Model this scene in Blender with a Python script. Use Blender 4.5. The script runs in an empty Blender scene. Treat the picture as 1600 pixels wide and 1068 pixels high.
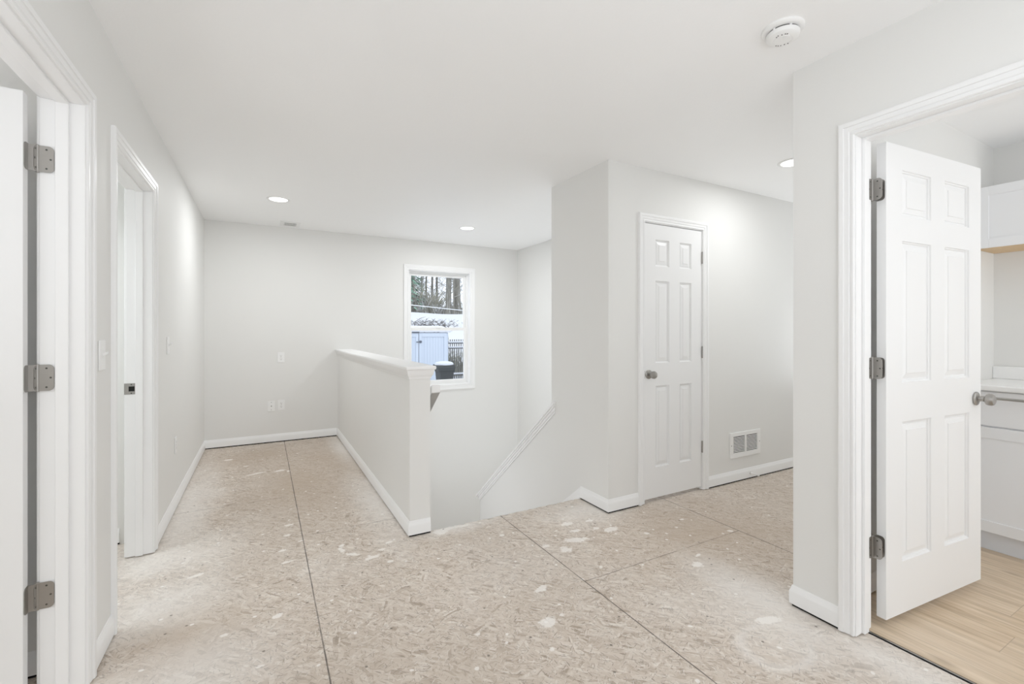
import bpy, bmesh, math, random
from mathutils import Vector, Matrix
random.seed(7)
C = bpy.context.scene.collection
PI = math.pi
CEIL = 2.44

# ------------------------------------------------------------------ materials
class NT:
    """small helper for node trees"""
    def __init__(s, name):
        s.m = bpy.data.materials.new(name); s.m.use_nodes = True
        s.t = s.m.node_tree; s.t.nodes.clear()
        s.out = s.t.nodes.new('ShaderNodeOutputMaterial')
    def n(s, typ, ins=None, **kw):
        nd = s.t.nodes.new(typ)
        for k, v in kw.items(): setattr(nd, k, v)
        for k, v in (ins or {}).items():
            if isinstance(v, bpy.types.NodeSocket): s.t.links.new(v, nd.inputs[k])
            else: nd.inputs[k].default_value = v
        return nd
    def math(s, op, a, b=None, c=None, clamp=False):
        ins = {0: a}
        if b is not None: ins[1] = b
        if c is not None: ins[2] = c
        return s.n('ShaderNodeMath', ins, operation=op, use_clamp=clamp).outputs[0]
    def mix(s, f, a, b, mode='MIX'):
        nd = s.n('ShaderNodeMix', {0: f, 6: a, 7: b}, data_type='RGBA', blend_type=mode)
        return nd.outputs[2]
    def ramp(s, f, stops):
        nd = s.n('ShaderNodeValToRGB', {0: f})
        e = nd.color_ramp.elements
        while len(e) < len(stops): e.new(0.5)
        for el, (p, c) in zip(e, stops):
            el.position = p; el.color = c if len(c) == 4 else (*c, 1)
        return nd.outputs[0]
    def rng(s, v, a, b, c=0.0, d=1.0):
        return s.n('ShaderNodeMapRange', {0: v, 1: a, 2: b, 3: c, 4: d}).outputs[0]
    def coord(s): return s.n('ShaderNodeTexCoord').outputs['Object']
    def pos(s): return s.n('ShaderNodeNewGeometry').outputs['Position']
    def mapping(s, v, loc=(0,0,0), rot=(0,0,0), scale=(1,1,1), vt='POINT'):
        return s.n('ShaderNodeMapping', {0: v, 1: loc, 2: rot, 3: scale}, vector_type=vt).outputs[0]
    def noise(s, v, scale, detail=3, rough=.5, out=0):
        return s.n('ShaderNodeTexNoise', {'Vector': v, 'Scale': scale, 'Detail': detail, 'Roughness': rough}).outputs[out]
    def bump(s, h, strength=.2, dist=.01):
        return s.n('ShaderNodeBump', {'Strength': strength, 'Distance': dist, 'Height': h}).outputs[0]
    def bsdf(s, **ins):
        b = s.n('ShaderNodeBsdfPrincipled', {k.replace('_', ' '): v for k, v in ins.items()})
        s.t.links.new(b.outputs[0], s.out.inputs[0]); return b

def rgba(c): return (c[0], c[1], c[2], 1)

def simple(name, col, rough=.5, metal=0., nscale=0, namt=.05, bump=0, bscale=200, spec=.5):
    t = NT(name); v = t.coord()
    if nscale:
        f = t.noise(v, nscale, 3)
        c = t.mix(f, rgba([x*(1-namt) for x in col]), rgba([min(1, x*(1+namt)) for x in col]))
    else: c = rgba(col)
    ins = dict(Base_Color=c, Roughness=rough, Metallic=metal, Specular_IOR_Level=spec)
    if bump: ins['Normal'] = t.bump(t.noise(v, bscale, 2), bump, .002)
    t.bsdf(**ins); return t.m

M = {}
M['wall'] = simple('wall_paint', (.775, .771, .750), .6, nscale=3, namt=.012, bump=.12, bscale=160, spec=.3)
M['ceiling'] = simple('ceiling_paint', (.94, .94, .938), .5, nscale=4, namt=.01, bump=.35, bscale=120, spec=.35)
M['trim'] = simple('trim_paint', (.875, .875, .873), .32, nscale=6, namt=.008, spec=.45)
M['plastic'] = simple('white_plastic', (.86, .86, .85), .35)
M['nickel'] = simple('satin_nickel', (.33, .315, .295), .36, .95, nscale=30, namt=.08)
M['screw'] = simple('dark_screw', (.05, .05, .045), .4, .6)
M['steel'] = simple('brushed_steel', (.45, .435, .415), .3, 1., nscale=40, namt=.1)
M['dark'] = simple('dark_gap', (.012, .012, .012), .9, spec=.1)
M['slot'] = simple('grey_slot', (.10, .095, .09), .7)
M['snow'] = simple('snow', (.50, .52, .56), .8, nscale=8, namt=.04, bump=.4, bscale=20)
M['shed'] = simple('pale_blue_resin', (.45, .51, .60), .5, nscale=10, namt=.03)
M['shed_dark'] = simple('dark_shed_metal', (.05, .06, .08), .5)
M['bin'] = simple('dark_green_bin_plastic', (.007, .009, .009), .7, nscale=12, namt=.5)
M['fence'] = simple('black_fence_metal', (.05, .05, .05), .5)
M['oak'] = simple('raw_oak', (.62, .42, .22), .6, nscale=25, namt=.12)
M['cabinet'] = simple('white_cabinet_paint', (.84, .85, .87), .35, nscale=6, namt=.01)
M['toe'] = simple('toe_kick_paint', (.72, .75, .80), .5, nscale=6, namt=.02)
M['counter'] = simple('cultured_marble', (.9, .9, .89), .15, nscale=5, namt=.01)
M['green'] = simple('evergreen_needles', (.17, .30, .22), .8, nscale=3, namt=.3)
M['olive'] = simple('olive_scrub', (.30, .29, .22), .9, nscale=2, namt=.3)
M['brush'] = simple('dark_brush_sticks', (.10, .09, .085), .9, nscale=8, namt=.4)
M['wire'] = simple('white_cable', (.85, .87, .9), .5)
M['plaster'] = simple('joint_compound', (.84, .81, .77), .8, nscale=30, namt=.04)
M['rail'] = M['trim']
M['rail_shade'] = simple('rail_shade_grey', (.38, .375, .365), .6)  # shade below the handrail, put into a grey colour

def mk_door():
    t = NT('door_paint'); v = t.coord()
    g = t.noise(t.mapping(v, scale=(160, 160, 3)), 1.0, 4, .6)
    t.bsdf(Base_Color=rgba((.84, .84, .838)), Roughness=.36, Specular_IOR_Level=.45, Normal=t.bump(g, .10, .002))
    return t.m
M['door'] = mk_door()

def mk_bark():
    t = NT('snowy_bark'); v = t.coord()
    g = t.noise(t.mapping(v, scale=(6, 6, .8)), 1.6, 5, .65)
    c = t.ramp(g, [(.3, (.075, .07, .055)), (.55, (.15, .14, .115)), (.74, (.40, .40, .38))])
    t.bsdf(Base_Color=c, Roughness=.9); return t.m
M['bark'] = mk_bark()
def mk_twig():
    t = NT('frosted_twigs'); v = t.coord()
    g = t.noise(v, 1.3, 4, .7)
    c = t.ramp(g, [(.35, (.13, .125, .10)), (.5, (.22, .21, .175)), (.62, (.50, .51, .52))])
    t.bsdf(Base_Color=c, Roughness=.9); return t.m
M['twig'] = mk_twig()

def mk_glass():
    t = NT('window_glass')
    tr = t.n('ShaderNodeBsdfTransparent', {0: (.97, .985, 1, 1)})
    gl = t.n('ShaderNodeBsdfGlossy', {'Roughness': .02})
    mx = t.n('ShaderNodeMixShader', {0: .015, 1: tr.outputs[0], 2: gl.outputs[0]})
    t.t.links.new(mx.outputs[0], t.out.inputs[0]); return t.m
M['glass'] = mk_glass()

def mk_emit(name, col, s):
    t = NT(name); e = t.n('ShaderNodeEmission', {0: rgba(col), 1: s})
    t.t.links.new(e.outputs[0], t.out.inputs[0]); return t.m
M['lens'] = mk_emit('lit_lens', (1, .985, .95), 6.0)

def mk_osb():
    t = NT('osb_subfloor'); v = t.coord()
    # slow wobble keeps the strands from lining up like tiles
    wob = t.n('ShaderNodeVectorMath', {0: t.noise(v, 5, 2, .5, 1), 1: (-.5, -.5, -.5)}, operation='ADD').outputs[0]
    wob = t.n('ShaderNodeVectorMath', {0: wob, 'Scale': .07}, operation='SCALE').outputs[0]
    p = t.n('ShaderNodeVectorMath', {0: v, 1: wob}, operation='ADD').outputs[0]
    def strands(rot, sx, sy, off):
        mp = t.mapping(p, (off, off*1.7, 0), (0, 0, rot), (1/sx, 1/sy, 1), 'TEXTURE')
        vo = t.n('ShaderNodeTexVoronoi', {'Vector': mp, 'Scale': 1.0, 'Randomness': 1.0}, voronoi_dimensions='2D')
        return t.n('ShaderNodeSeparateColor', {0: vo.outputs['Color']}).outputs[0]
    def streaks(rot, sx, sy, off, lo, hi):
        mp = t.mapping(p, (off, off*.6, 0), (0, 0, rot), (1/sx, 1/sy, 1), 'TEXTURE')
        return t.rng(t.noise(mp, 1.0, 2, .55), lo, hi)
    a = strands(.3, 15, 75, 0); b = strands(1.35, 15, 80, 3.1); c = strands(-.75, 15, 70, 7.7); d = strands(2.3, 18, 85, 11.3)
    k1 = t.rng(t.noise(p, 13, 1), .46, .54); k2 = t.rng(t.noise(t.mapping(p, (5, 2, 0)), 15, 1), .46, .54)
    k3 = t.rng(t.noise(t.mapping(p, (9, 4, 0)), 17, 1), .5, .58)
    s = t.n('ShaderNodeMix', {0: k1, 2: a, 3: b}).outputs[0]
    s = t.n('ShaderNodeMix', {0: k2, 2: s, 3: c}).outputs[0]
    s = t.n('ShaderNodeMix', {0: k3, 2: s, 3: d}).outputs[0]
    base = t.ramp(s, [(0., (.33, .262, .20)), (.10, (.465, .38, .305)), (.35, (.54, .452, .37)), (.65, (.585, .50, .418)), (.9, (.635, .56, .48)), (1., (.70, .63, .55))])
    # thin dark strand edges in several directions
    dk = t.math('MAXIMUM', streaks(.5, 26, 150, 1, .615, .68), streaks(1.6, 28, 160, 4, .615, .68))
    dk = t.math('MAXIMUM', dk, streaks(-.9, 24, 150, 8, .615, .68))
    dk = t.math('MAXIMUM', dk, streaks(2.5, 16, 90, 21, .63, .70))
    base = t.mix(t.math('MULTIPLY', dk, .85), base, (.235, .19, .15, 1))
    lt = t.math('MAXIMUM', streaks(.9, 24, 130, 13, .62, .70), streaks(-.3, 26, 140, 17, .62, .70))
    base = t.mix(t.math('MULTIPLY', lt, .6), base, (.76, .71, .65, 1))
    # broad dust and wear
    big = t.noise(v, 1.1, 4, .6)
    base = t.mix(t.rng(big, .5, .72, 0, .3), base, (.76, .72, .67, 1))
    base = t.mix(t.rng(t.noise(t.mapping(v, (3, 8, 0)), 1.5, 4, .6), .52, .75, 0, .5), base, (.47, .39, .31, 1))
    # worn, dusty and plaster-spotted areas: fields stored on the floor mesh, edges broken up by noise
    at = t.n('ShaderNodeAttribute', attribute_name='wear')
    ch = t.n('ShaderNodeSeparateColor', {0: at.outputs['Color']})
    nz = t.math('SUBTRACT', t.noise(v, 3.2, 4, .62), .5)
    def soft(val): return t.rng(t.math('ADD', val, t.math('MULTIPLY', nz, .9)), .12, .95)
    base = t.mix(t.math('MULTIPLY', soft(ch.outputs[2]), .68), base, (.43, .335, .25, 1))
    base = t.mix(t.math('MULTIPLY', soft(ch.outputs[1]), .55), base, (.82, .79, .75, 1))
    nb = t.math('SUBTRACT', t.noise(v, 34, 5, .72), .5)
    bl = t.rng(t.math('ADD', ch.outputs[0], t.math('MULTIPLY', nb, 1.05)), .55, .68)
    base = t.mix(t.math('MULTIPLY', bl, .74), base, (.86, .82, .77, 1))
    # tiny random specks
    vs = t.n('ShaderNodeTexVoronoi', {'Vector': p, 'Scale': 5.5, 'Randomness': 1.0}, voronoi_dimensions='2D')
    cr = t.n('ShaderNodeSeparateColor', {0: vs.outputs['Color']})
    sp = t.math('MULTIPLY', t.rng(vs.outputs['Distance'], .05, .035), t.math('GREATER_THAN', cr.outputs[0], .5))
    base = t.mix(t.math('MULTIPLY', sp, .75), base, (.86, .83, .79, 1))
    vs2 = t.n('ShaderNodeTexVoronoi', {'Vector': v, 'Scale': 3.3, 'Randomness': 1.0}, voronoi_dimensions='2D')
    base = t.mix(t.rng(vs2.outputs['Distance'], .022, .014, 0, .8), base, (.12, .10, .08, 1))
    def merge(L):
        r = L[0]
        for q in L[1:]: r = t.math('MAXIMUM', r, q)
        return r
    # panel seams: long joints 1.21 m apart, staggered butt joints
    sx = t.n('ShaderNodeSeparateXYZ', {0: v}); X, Y = sx.outputs[0], sx.outputs[1]
    sw = t.n('ShaderNodeSeparateXYZ', {0: wob})
    Xw = t.math('ADD', X, t.math('MULTIPLY', sw.outputs[0], .05)); Yw = t.math('ADD', Y, t.math('MULTIPLY', sw.outputs[1], .2))
    def line(c, at, w): return t.rng(t.math('ABSOLUTE', t.math('SUBTRACT', c, at)), w*.6, w, 1, 0)
    longs = merge([line(Xw, .212, .0036), line(Xw, 1.418, .0036), line(Xw, 2.63, .0036)])
    def seg(at, x0, x1): return t.math('MULTIPLY', line(Yw, at, .0032), t.math('MULTIPLY', t.math('GREATER_THAN', X, x0), t.math('LESS_THAN', X, x1)))
    cross = merge([seg(3.85, -1., .212), seg(3.06, .212, .80), seg(1.83, 1.418, 2.63), seg(1.40, -1., .212), seg(.62, .212, 1.418)])
    brk = t.rng(t.noise(v, 14, 3), .38, .6, .25, 1)
    base = t.mix(t.math('MULTIPLY', longs, t.rng(t.noise(v, 7, 3), .3, .5, .55, .95)), base, (.085, .07, .06, 1))
    base = t.mix(t.math('MULTIPLY', cross, brk), base, (.15, .12, .10, 1))
    h = t.math('ADD', t.math('MULTIPLY', s, .3), t.math('MULTIPLY', bl, .8))
    t.bsdf(Base_Color=base, Roughness=.72, Specular_IOR_Level=.25, Normal=t.bump(h, .25, .003))
    return t.m
M['osb'] = mk_osb()

def mk_vinyl():
    t = NT('oak_vinyl_plank'); v = t.coord()
    sx = t.n('ShaderNodeSeparateXYZ', {0: v})
    row = t.math('FLOOR', t.math('DIVIDE', sx.outputs[0], .18))
    rnd = t.n('ShaderNodeTexWhiteNoise', {1: row}, noise_dimensions='1D').outputs[0]
    yy = t.math('ADD', sx.outputs[1], t.math('MULTIPLY', rnd, 1.2))
    idx = t.math('ADD', t.math('FLOOR', t.math('DIVIDE', yy, 1.22)), t.math('MULTIPLY', row, 13.7))
    rnd2 = t.n('ShaderNodeTexWhiteNoise', {1: idx}, noise_dimensions='1D').outputs[0]
    off = t.n('ShaderNodeCombineXYZ', {0: t.math('MULTIPLY', rnd2, 9), 1: t.math('MULTIPLY', rnd2, 17)}).outputs[0]
    vo = t.n('ShaderNodeVectorMath', {0: v, 1: off}, operation='ADD').outputs[0]
    g = t.noise(t.mapping(vo, scale=(26, 2.2, 1)), 1., 6, .6)
    g2 = t.noise(t.mapping(vo, scale=(90, 4, 1)), 1., 3, .5)
    c = t.ramp(g, [(.28, (.36, .235, .125)), (.5, (.585, .43, .275)), (.72, (.72, .565, .395))])
    c = t.mix(t.rng(g2, .52, .72, 0, .6), c, (.29, .205, .13, 1))
    c = t.mix(t.rng(rnd2, 0, 1, 0, .3), c, (.68, .58, .46, 1))
    vk = t.n('ShaderNodeTexVoronoi', {'Vector': t.mapping(vo, scale=(5, 2, 1)), 'Scale': 1.}, voronoi_dimensions='2D')
    c = t.mix(t.rng(vk.outputs['Distance'], .12, .03, 0, .55), c, (.27, .19, .12, 1))
    fr = t.math('ABSOLUTE', t.math('SUBTRACT', t.math('FRACT', t.math('DIVIDE', sx.outputs[0], .18)), .5))
    fy = t.math('ABSOLUTE', t.math('SUBTRACT', t.math('FRACT', t.math('DIVIDE', yy, 1.22)), .5))
    sm = t.math('MAXIMUM', t.rng(fr, .492, .497), t.rng(fy, .4985, .4993))
    c = t.mix(t.math('MULTIPLY', sm, .6), c, (.25, .18, .12, 1))
    t.bsdf(Base_Color=c, Roughness=.4, Specular_IOR_Level=.4, Normal=t.bump(g2, .08, .002)); return t.m
M['vinyl'] = mk_vinyl()

# ------------------------------------------------------------------ mesh builder
class MB:
    def __init__(s): s.v = []; s.f = []
    def add(s, vs, fs):
        o = len(s.v); s.v += [tuple(p) for p in vs]; s.f += [tuple(o+i for i in f) for f in fs]; return s
    def box(s, x0, x1, y0, y1, z0, z1):
        vs = [(x, y, z) for z in (z0, z1) for y in (y0, y1) for x in (x0, x1)]
        return s.add(vs, [(0,2,3,1), (4,5,7,6), (0,1,5,4), (2,6,7,3), (0,4,6,2), (1,3,7,5)])
    def loops(s, L, close=False, caps=True):
        n = len(L[0]); vs = [p for l in L for p in l]; fs = []
        m = len(L)
        for i in range(m if close else m-1):
            a, b = i*n, ((i+1) % m)*n
            for j in range(n):
                k = (j+1) % n; fs.append((a+j, a+k, b+k, b+j))
        if caps and not close:
            fs.append(tuple(range(n))[::-1]); fs.append(tuple(range((m-1)*n, m*n)))
        return s.add(vs, fs)
    def prism(s, pts, ext):
        e = Vector(ext); a = [Vector(p) for p in pts]
        return s.loops([a, [p+e for p in a]])
    def lathe(s, prof, c, axis='z', n=24, flip=1):
        c = Vector(c); L = []
        for r, h in prof:
            l = []
            for i in range(n):
                a = 2*PI*i/n; u, w = r*math.cos(a), r*math.sin(a)
                if axis == 'z': q = (u, w, h)
                elif axis == 'y': q = (u, h, w)
                else: q = (h, u, w)
                l.append(c+Vector(q))
            L.append(l)
        return s.loops(L)
    def tube(s, pts, rad, n=8):
        pts = [Vector(p) for p in pts]; L = []
        if not isinstance(rad, (list, tuple)): rad = [rad]*len(pts)
        for i, p in enumerate(pts):
            d = (pts[min(i+1, len(pts)-1)]-pts[max(i-1, 0)]).normalized()
            up = Vector((0, 0, 1)) if abs(d.z) < .9 else Vector((1, 0, 0))
            a = d.cross(up).normalized(); b = d.cross(a)
            L.append([p+(a*math.cos(2*PI*k/n)+b*math.sin(2*PI*k/n))*rad[i] for k in range(n)])
        return s.loops(L)

W = {}
def obj(name, mb, mat, parent=None, loc=None, bevel=0, smooth=None, seg=2):
    """link a mesh object; mb is in world coordinates (or in the parent's own when the parent is rotated)"""
    base = W[parent.name] if parent is not None else Vector((0, 0, 0))
    o_loc = Vector(loc) if loc is not None else Vector(base)
    me = bpy.data.meshes.new(name)
    me.from_pydata([Vector(p)-o_loc for p in mb.v], [], mb.f); me.validate()
    bm = bmesh.new(); bm.from_mesh(me); bmesh.ops.recalc_face_normals(bm, faces=bm.faces); bm.to_mesh(me); bm.free()
    if isinstance(mat, str): mat = M[mat]
    me.materials.append(mat)
    o = bpy.data.objects.new(name, me); C.objects.link(o)
    o.location = o_loc-base
    if parent is not None: o.parent = parent
    W[o.name] = o_loc
    if smooth:
        for p in me.polygons: p.use_smooth = True
        me.set_sharp_from_angle(angle=math.radians(smooth))
    if bevel:
        m = o.modifiers.new('soft_edges', 'BEVEL'); m.width = bevel; m.segments = seg; m.limit_method = 'ANGLE'; m.angle_limit = math.radians(40)
    return o
def empty(name, loc):
    o = bpy.data.objects.new(name, None); C.objects.link(o); o.location = loc; o.empty_display_size = .1; W[o.name] = Vector(loc); return o
def tag(o, label, cat, group=None, kind=None):
    o['label'] = label
    if cat: o['category'] = cat
    if group: o['group'] = group
    if kind: o['kind'] = kind
    return o
def struct(name, mb, mat, label, cat, **k):
    return tag(obj(name, mb, mat, **k), label, cat, kind='structure')
def copy_tree(o, parent=None):
    c = o.copy(); C.objects.link(c)
    if parent is not None: c.parent = parent
    W[c.name] = W[o.name]
    for ch in list(o.children): copy_tree(ch, c)
    return c

# ------------------------------------------------------------------ key dimensions
XL, XLR = -.548, -.663          # left wall: hall face, room face
YF = 5.80                       # far wall
HX0, HX1, HY = .786, .916, 2.738  # half wall
CX, CY = 2.09, 2.435            # closet block corner
RX, RXB = 2.13, 2.25            # right wall: hall face, bathroom face
RY = 1.21                       # its end
BY = 1.09                       # bathroom side of the partition
BX = 4.16                       # bathroom far wall
D1 = (1.335, 2.118, 2.047)      # left doorway near: clear y0, y1, head
D2 = (2.488, 3.225, 2.040)
D3 = (.172, .957, 2.055)        # bathroom doorway
DC = (2.428, 3.044, 2.048)      # closet doorway x0, x1, head
WIN = (1.648, 2.518, .530, 2.056)
YB = -1.9                       # wall behind the camera
BASE_H = .095

# ------------------------------------------------------------------ floors
import numpy as np
DARK = [(.26, 4.1, .30, .75, 0), (-.02, 5.25, .36, .32, 0), (.52, 4.9, .22, .6, 0), (-.30, 2.30, .16, .22, 0), (2.5, 1.9, .5, .35, 0)]
DUST = [(-.52, 3.12, .30, .25, 0), (-.47, 3.9, .13, 1.0, 0), (.72, 3.4, .12, .6, 0), (.74, 5.2, .08, .5, 0), (-.40, 2.62, .24, .22, 0), (1.98, 1.12, .22, .22, 0),
        (1.05, 2.73, .24, .07, 0), (2.0, 2.55, .25, .18, 0), (-.3, 1.95, .25, .25, 0), (2.05, 1.3, .14, .34, 0), (2.08, .75, .10, .4, 0)]
BLOB = [(.395, 2.76, .018, .05, .2), (.405, 2.82, .016, .035, -.4), (.44, 2.68, .02, .05, .9), (.53, 2.59, .075, .022, .25), (.61, 2.50, .026, .016, 0), (.60, 2.66, .03, .014, 0), (.66, 2.73, .03, .016, .3),
        (.142, 3.28, .035, .02, .2), (.13, 3.12, .025, .02, 0), (.115, 2.76, .042, .014, .2), (.20, 3.0, .02, .012, 0), (.10, 2.92, .03, .02, .1),
        (-.30, 2.83, .05, .018, .4), (.06, 2.26, .028, .022, .3), (-.01, 1.95, .016, .012, 0), (-.14, 2.22, .018, .014, 0),
        (.13, 4.6, .06, .035, .2), (-.06, 4.6, .12, .02, .3), (-.30, 5.22, .06, .03, 0), (.20, 4.55, .02, .03, 0), (-.14, 4.9, .03, .02, 0),
        (1.74, 2.43, .055, .03, 0), (1.655, 2.22, .10, .035, -.35), (1.94, 2.23, .065, .035, .1), (1.72, 2.32, .05, .022, -.2), (1.53, 2.15, .045, .04, .5), (1.90, 2.40, .04, .02, 0),
        (1.86, 2.29, .03, .02, 0), (1.45, 2.24, .03, .025, 0), (1.19, 1.88, .045, .022, .3), (1.08, 1.65, .05, .04, .2), (1.16, 1.66, .016, .014, 0), (2.05, 1.67, .04, .032, 0), (2.14, 1.74, .03, .014, .2),
        (2.09, 2.08, .022, .02, 0), (2.2, 2.02, .016, .012, 0), (1.29, 2.49, .022, .02, .3), (1.93, 1.2, .08, .03, -.3), (2.45, 2.12, .03, .014, 0), (2.58, 1.85, .025, .02, 0),
        (1.0, 1.5, .014, .014, 0), (.78, 1.72, .02, .012, .4), (.70, 1.55, .012, .012, 0), (1.58, 1.90, .02, .012, .6), (1.02, 2.735, .11, .03, .1), (1.13, 2.73, .08, .02, 0), (.97, 2.71, .05, .05, 0)]
def floor_object():
    xs = sorted(set([-3.75, -2.5, -1.4] + [round(q, 4) for q in np.arange(-.8, 2.8, .0125)] + [HX1-.02, CX+.03, 2.213, 3.2, 4.2, 5.6]))
    ys = sorted(set([YB, -1., 0., .4] + [round(q, 4) for q in np.arange(.6, 5.9, .0125)] + [2.757, BY+.06, CY+.08, YF+.1]))
    xs = [q for i, q in enumerate(xs) if i == 0 or q-xs[i-1] > .002 or q in (HX1-.02, CX+.03, 2.213)]
    nx, ny = len(xs), len(ys); XX, YY = np.meshgrid(np.array(xs), np.array(ys)); x = XX.ravel(); y = YY.ravel()
    def field(L, e=1.):
        f = np.zeros_like(x)
        for cx, cy, rx, ry, a in L:
            dx, dy = x-cx, y-cy; c, s_ = math.cos(a), math.sin(a)
            d = np.sqrt(((dx*c+dy*s_)/(rx*e))**2+((-dx*s_+dy*c)/(ry*e))**2)
            f = np.maximum(f, np.clip(1-d/2, 0, 1))
        return f
    blob, dust, dark = field(BLOB), field(DUST), field(DARK)
    d = np.sqrt(((x-1.80)/.155)**2+((y-1.09)/.12)**2); dust = np.maximum(dust, np.clip(1.0-np.abs(d-.95)*2.2, 0, 1)*.95)
    rnd = np.random.RandomState(4); yy = y.copy(); k = np.abs(y-2.757) < 1e-6; k &= (x > HX1) & (x < CX)
    yy[k] += rnd.uniform(-.006, .004, k.sum())-.014*(rnd.rand(k.sum()) < .10)
    v = np.stack([x, yy, np.zeros_like(x)], 1)
    f = []; sx0, sx1 = HX1-.021, CX+.029
    for j in range(ny-1):
        ym = (ys[j]+ys[j+1])/2
        for i in range(nx-1):
            xm = (xs[i]+xs[i+1])/2
            if (sx0 < xm < sx1 and ym > 2.757) or (xm > 2.213 and ym < BY+.06) or (xm > CX+.03 and ym > CY+.08): continue
            a = j*nx+i; f.append((a, a+1, a+nx+1, a+nx))
    vl = [tuple(q) for q in v]; js = ys.index(2.757); row = [js*nx+i for i in range(nx) if sx0 < xs[i] <= sx1+.01]
    n0 = len(vl); vl += [(vl[r][0], vl[r][1], -.024) for r in row]
    f += [(row[i], n0+i, n0+i+1, row[i+1]) for i in range(len(row)-1)]
    me = bpy.data.meshes.new('floor'); me.from_pydata(vl, [], f)
    ca = me.color_attributes.new('wear', 'FLOAT_COLOR', 'POINT')
    col = np.zeros((len(vl), 4), dtype=np.float32); col[:n0, 0] = blob; col[:n0, 1] = dust; col[:n0, 2] = dark; col[:, 3] = 1
    ca.data.foreach_set('color', col.ravel())
    bm = bmesh.new(); bm.from_mesh(me); bmesh.ops.delete(bm, geom=[q for q in bm.verts if not q.link_faces], context='VERTS'); bm.to_mesh(me); bm.free()
    me.materials.append(M['osb']); o = bpy.data.objects.new('floor', me); C.objects.link(o); W[o.name] = Vector()
    return tag(o, 'bare tan oriented strand board subfloor with dark panel seams and plaster spots', 'floor', kind='structure')
floor_object()
struct('floor.001', MB().box(2.228, BX+.1, YB, BY+.01, -.02, .004), 'vinyl', 'light oak plank vinyl flooring in the bathroom doorway at right', 'floor')
ts = MB(); ts.box(2.209, 2.230, D3[0]-.02, D3[1]+.02, -.02, .0015)
th = tag(obj('trim_1', ts, 'dark'), 'thin dark gap strip between strand board and vinyl at right doorway', 'threshold', kind='structure')
obj('metal_edge', MB().box(2.217, 2.2225, D3[0]-.015, D3[1]+.015, -.01, .0035), 'steel', th)
struct('floor.002', MB().box(HX1-.02, 3.40, 4.55, YF+.05, -1.66, -1.62), 'osb', 'stair landing below the far wall', 'floor')
struct('floor.003', MB().box(HX0-.1, 3.40, 2.5, YF+.05, -2.9, -2.86), 'osb', 'lower floor at the bottom of the stairwell', 'floor')

# ------------------------------------------------------------------ walls
def yz_wall(x0, x1, y0, y1, z0, z1, opens):
    """wall running along Y with rectangular openings (y0, y1, z0, z1)"""
    mb = MB(); cur = y0
    for a, b, c, d in sorted(opens):
        if a > cur: mb.box(x0, x1, cur, a, z0, z1)
        if c > z0: mb.box(x0, x1, a, b, z0, c)
        if d < z1: mb.box(x0, x1, a, b, d, z1)
        cur = b
    if cur < y1: mb.box(x0, x1, cur, y1, z0, z1)
    return mb
def xz_wall(y0, y1, x0, x1, z0, z1, opens):
    mb = MB(); cur = x0
    for a, b, c, d in sorted(opens):
        if a > cur: mb.box(cur, a, y0, y1, z0, z1)
        if c > z0: mb.box(a, b, y0, y1, z0, c)
        if d < z1: mb.box(a, b, y0, y1, d, z1)
        cur = b
    if cur < x1: mb.box(cur, x1, y0, y1, z0, z1)
    return mb
J = .018
struct('wall_left', yz_wall(XLR, XL, YB, YF, 0, CEIL, [(D1[0]-J, D1[1]+J, 0, D1[2]+J), (D2[0]-J, D2[1]+J, 0, D2[2]+J)]), 'wall', 'off-white left wall with two doorways', 'wall')
struct('wall_far', xz_wall(YF, YF+.15, -3.75, 3.4, -2.9, CEIL, [(WIN[0], WIN[1], WIN[2], WIN[3])]), 'wall', 'off-white far wall with the window', 'wall')
struct('wall_half', MB().box(HX0, HX1, HY, YF, -2.9, 1.0), 'wall', 'white half wall guarding the stairwell', 'half wall')
struct('wall_stairwell', MB().box(3.27, 3.40, 3.14, YF, -2.9, CEIL), 'wall', 'white right-hand wall deep inside the stairwell', 'wall')
cl = xz_wall(CY, CY+.115, CX, 5.6, 0, CEIL, [(DC[0]-J, DC[1]+J, 0, DC[2]+J)])
cl.box(CX, CX+.115, CY+.115, 3.14, 0, CEIL); cl.box(CX+.115, 3.27, 3.04, 3.14, -2.9, CEIL)
cl.box(3.27, 3.40, CY+.115, 3.14, 0, CEIL); cl.box(CX, CX+.115, 2.5, 3.14, -2.9, 0)
struct('wall_closet', cl, 'wall', 'off-white projecting closet wall with a narrow white door', 'wall')
SL = .81
def knee_z(y): return .655-.026-SL*(y-3.11)
kn = MB().prism([(CX, 3.14, -2.9), (CX, 4.55, -2.9), (CX, 4.55, knee_z(4.55)-.02), (CX, 3.14, knee_z(3.14)-.02)], (.115, 0, 0))
struct('wall_knee', kn, 'wall', 'sloping white knee wall going down beside the stairs', 'knee wall')
struct('wall_right', yz_wall(RX, RXB, YB, RY, 0, CEIL, [(D3[0]-J, D3[1]+J, 0, D3[2]+J)]), 'wall', 'off-white right wall holding the bathroom doorway', 'wall')
struct('wall_bathroom', MB().box(RXB, 5.6, BY, RY, 0, CEIL).box(BX, BX+.1, YB, BY, 0, CEIL), 'wall', 'white bathroom walls behind the open six-panel door', 'wall')
struct('wall_hall_end', MB().box(5.5, 5.6, RY, CY, 0, CEIL), 'wall', 'end wall of the side hall', 'wall')
struct('wall_back', MB().box(-3.75, BX+.1, YB-.1, YB, 0, CEIL), 'wall', 'wall behind the viewer', 'wall')
lw = MB(); lw.box(-3.75, XLR, 2.285, 2.40, 0, CEIL); lw.box(-2.6, XLR, 3.467, 3.58, 0, CEIL); lw.box(-3.75, -3.65, YB, YF, 0, CEIL)
struct('wall_left_room', lw, 'wall', 'white walls inside the two left rooms', 'wall')
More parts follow.
